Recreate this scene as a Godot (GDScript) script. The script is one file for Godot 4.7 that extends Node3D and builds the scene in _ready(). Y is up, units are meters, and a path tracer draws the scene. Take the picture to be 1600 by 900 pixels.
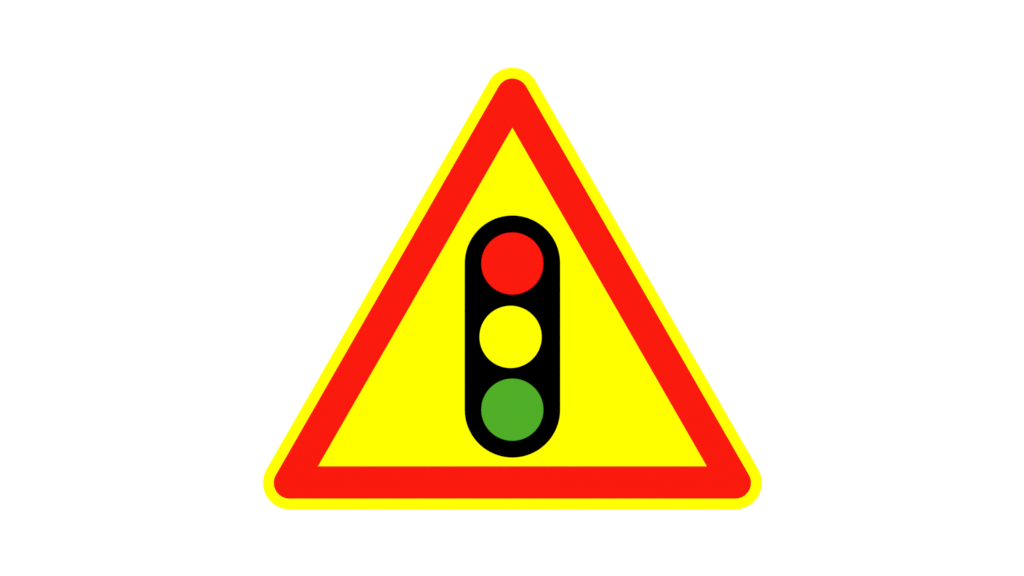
extends Node3D
# A triangular temporary warning sign (traffic signals ahead) mounted flat on a plain white backdrop.
# The sign's drawing is kept in millimetre-like drawing units (one unit = UNIT metres, y down, as on a sign-maker's sheet).

const UNIT := 0.00115
const ORIGIN := Vector2(800.0, 450.0)      # drawing point that lies at x = 0, y = EYE
const EYE := 1.6                           # height of the sign's middle above the floor
const ARC := 20                            # segments per rounded corner
const DISTANCE := 4.0                      # camera to the sign's face

# corner centres of the rounded triangle; inner triangle; symbol
const CORNERS := [Vector2(800.6, 147.7), Vector2(1148.3, 754.0), Vector2(452.9, 754.0)]
const PLATE_R := 42.0
const BORDER_R := 24.8
const INNER := [Vector2(800.6, 199.9), Vector2(1103.9, 728.2), Vector2(497.3, 728.2)]


func _ready() -> void:
	# ---- camera
	var camera := Camera3D.new()
	camera.name = "camera"
	camera.position = Vector3(0, EYE, DISTANCE)
	camera.fov = rad_to_deg(2.0 * atan(450.0 * UNIT / DISTANCE))
	camera.near = 0.05
	camera.far = 60.0
	add_child(camera)
	camera.current = true

	# ---- surroundings: an even, pale studio
	var around := WorldEnvironment.new()
	around.name = "world_environment"
	var env := Environment.new()
	env.background_mode = Environment.BG_COLOR
	env.background_color = Color(0.5, 0.5, 0.5).linear_to_srgb()
	env.tonemap_mode = Environment.TONE_MAPPER_LINEAR
	env.tonemap_exposure = 1.0
	env.sdfgi_enabled = true
	env.ssao_enabled = true
	env.ssil_enabled = true
	around.environment = env
	add_child(around)

	# ---- one large softbox far behind the camera
	var softbox := AreaLight3D.new()
	softbox.name = "softbox"
	softbox.area_size = Vector2(1.6, 1.2)
	softbox.position = Vector3(0, EYE, 7.0)
	softbox.area_normalize_energy = true
	softbox.light_energy = 7.0 * 7.0 * 1.15
	softbox.area_range = 20.0
	softbox.shadow_enabled = true
	add_child(softbox)

	# ---- materials
	var white := paint("white paint", Color(0.76, 0.76, 0.76), 0.9)
	var yellow := paint("yellow sheeting", Color(0.66, 0.66, 0.0), 0.6)
	var red := paint("red sheeting", Color(0.591, 0.0064, 0.0026), 0.6)
	var black := paint("black sheeting", Color(0.0, 0.0, 0.0), 0.7)
	var green := paint("green sheeting", Color(0.049, 0.259, 0.0127), 0.6)

	# ---- the setting: the white surface the sign is fixed to
	var slab := BoxMesh.new()
	slab.size = Vector3(8.0, 6.0, 0.2)
	slab.material = white
	var backdrop := MeshInstance3D.new()
	backdrop.name = "backdrop"
	backdrop.mesh = slab
	backdrop.position = Vector3(0, EYE, -0.1)
	backdrop.set_meta("kind", "structure")
	add_child(backdrop, true)

	# ---- the sign
	var sign_root := Node3D.new()
	sign_root.name = "warning_sign"
	var foot := Vector2(800.6, 754.0 + PLATE_R)
	sign_root.position = Vector3((foot.x - ORIGIN.x) * UNIT, EYE - (foot.y - ORIGIN.y) * UNIT, 0.0)
	sign_root.set_meta("label", "yellow triangular warning sign with red border and traffic light symbol on white background")
	sign_root.set_meta("category", "road sign")
	add_child(sign_root, true)

	part("plate", solid(rounded(CORNERS, PLATE_R), rounded(CORNERS, PLATE_R - 0.7), foot, 0.0005, 0.0050), yellow, sign_root)
	part("border", ring(foot, 0.0048, 0.0060), red, sign_root)
	part("field", solid(PackedVector2Array(grown(INNER, -0.15)), PackedVector2Array(grown(INNER, -0.4)), foot, 0.0048, 0.0055), yellow, sign_root)

	var middle := Vector2(800.65, 525.7)
	var ends := [Vector2(800.65, 411.3), Vector2(800.65, 640.1)]
	var symbol := part("traffic_light_symbol", solid(stadium(ends, 74.7), stadium(ends, 74.4), middle, 0.0, 0.0009), black, sign_root)
	symbol.position = Vector3((middle.x - foot.x) * UNIT, (foot.y - middle.y) * UNIT, 0.0053)
	var discs := [
		[Vector2(800.5, 411.8), red, "red upper lamp disc"],
		[Vector2(797.8, 526.3), yellow, "yellow middle lamp disc set slightly to the left"],
		[Vector2(800.5, 639.8), green, "green lower lamp disc"],
	]
	for d in discs:
		var at: Vector2 = d[0]
		var disc := part("lamp_disc", solid(circle(at, 48.35), circle(at, 48.1), at, 0.0, 0.0009), d[1], symbol)
		disc.position = Vector3((at.x - middle.x) * UNIT, (middle.y - at.y) * UNIT, 0.0006)
		disc.set_meta("label", d[2])


func paint(called: String, base: Color, rough: float) -> StandardMaterial3D:
	var m := StandardMaterial3D.new()
	m.resource_name = called
	m.albedo_color = base.linear_to_srgb()
	m.roughness = rough
	m.specular_mode = BaseMaterial3D.SPECULAR_DISABLED   # matt, unglazed sheeting
	return m


func part(called: String, mesh: Mesh, m: Material, parent: Node3D) -> MeshInstance3D:
	mesh.surface_set_material(0, m)
	var o := MeshInstance3D.new()
	o.name = called
	o.mesh = mesh
	parent.add_child(o, true)
	return o


# ---- outlines, clockwise as seen on the sheet

func rounded(centres: Array, r: float) -> PackedVector2Array:
	var out := PackedVector2Array()
	var n := centres.size()
	for i in n:
		var c: Vector2 = centres[i]
		var before: Vector2 = (c - centres[(i + n - 1) % n]).normalized()
		var after: Vector2 = (centres[(i + 1) % n] - c).normalized()
		var a := Vector2(before.y, -before.x).angle()
		var turn := before.angle_to(after)
		for k in ARC + 1:
			out.append(c + Vector2.from_angle(a + turn * k / ARC) * r)
	return out


func stadium(ends: Array, r: float) -> PackedVector2Array:
	var out := PackedVector2Array()
	for k in 41:
		out.append(ends[0] + Vector2.from_angle(PI + PI * k / 40.0) * r)
	for k in 41:
		out.append(ends[1] + Vector2.from_angle(PI * k / 40.0) * r)
	return out


func circle(c: Vector2, r: float) -> PackedVector2Array:
	var out := PackedVector2Array()
	for k in 72:
		out.append(c + Vector2.from_angle(TAU * k / 72.0) * r)
	return out


func grown(corners: Array, by: float) -> Array:
	var mid: Vector2 = (corners[0] + corners[1] + corners[2]) / 3.0
	var out := []
	for c in corners:
		out.append(c + (c - mid).normalized() * by * 2.0)
	return out


# ---- solids

func spot(p: Vector2, about: Vector2, z: float) -> Vector3:
	return Vector3((p.x - about.x) * UNIT, (about.y - p.y) * UNIT, z)


func triangle(st: SurfaceTool, a: Vector3, b: Vector3, c: Vector3) -> void:
	if (b - a).cross(c - a).length() < 1e-12:
		return
	st.add_vertex(a)
	st.add_vertex(b)
	st.add_vertex(c)


func band(st: SurfaceTool, a: PackedVector3Array, b: PackedVector3Array) -> void:
	# a strip of quads from loop a to loop b
	for i in a.size():
		var j := (i + 1) % a.size()
		triangle(st, a[i], b[i], b[j])
		triangle(st, a[i], b[j], a[j])


func loop(outline: PackedVector2Array, about: Vector2, z: float) -> PackedVector3Array:
	var out := PackedVector3Array()
	for p in outline:
		out.append(spot(p, about, z))
	return out


func solid(outline: PackedVector2Array, top: PackedVector2Array, about: Vector2, back: float, front: float) -> ArrayMesh:
	# a plate with straight sides, a fine chamfer at the front edge, a face and a back
	var st := SurfaceTool.new()
	st.begin(Mesh.PRIMITIVE_TRIANGLES)
	st.set_smooth_group(-1)
	var chamfer := outline[0].distance_to(top[0]) * UNIT
	var l0 := loop(outline, about, back)
	var l1 := loop(outline, about, front - minf(chamfer, 0.5 * (front - back)))
	var l2 := loop(top, about, front)
	band(st, l0, l1)
	band(st, l1, l2)
	var mid := Vector2.ZERO
	for p in top:
		mid += p / top.size()
	for i in l2.size():
		var j := (i + 1) % l2.size()
		triangle(st, l2[i], spot(mid, about, front), l2[j])
		triangle(st, l0[j], spot(mid, about, back), l0[i])
	st.generate_normals()
	return st.commit()


func ring(about: Vector2, back: float, front: float) -> ArrayMesh:
	# the band between the rounded outer outline and the sharp inner triangle
	var st := SurfaceTool.new()
	st.begin(Mesh.PRIMITIVE_TRIANGLES)
	st.set_smooth_group(-1)
	var c := 0.3
	var inner := PackedVector2Array()
	var inner_top := PackedVector2Array()
	var wide := grown(INNER, c)
	for i in 3:
		for k in ARC + 1:
			inner.append(INNER[i])
			inner_top.append(wide[i])
	var step := front - c * UNIT
	var loops := [
		loop(inner, about, back), loop(rounded(CORNERS, BORDER_R), about, back), loop(rounded(CORNERS, BORDER_R), about, step),
		loop(rounded(CORNERS, BORDER_R - c), about, front), loop(inner_top, about, front), loop(inner, about, step), loop(inner, about, back),
	]
	for i in loops.size() - 1:
		band(st, loops[i], loops[i + 1])
	st.generate_normals()
	return st.commit()
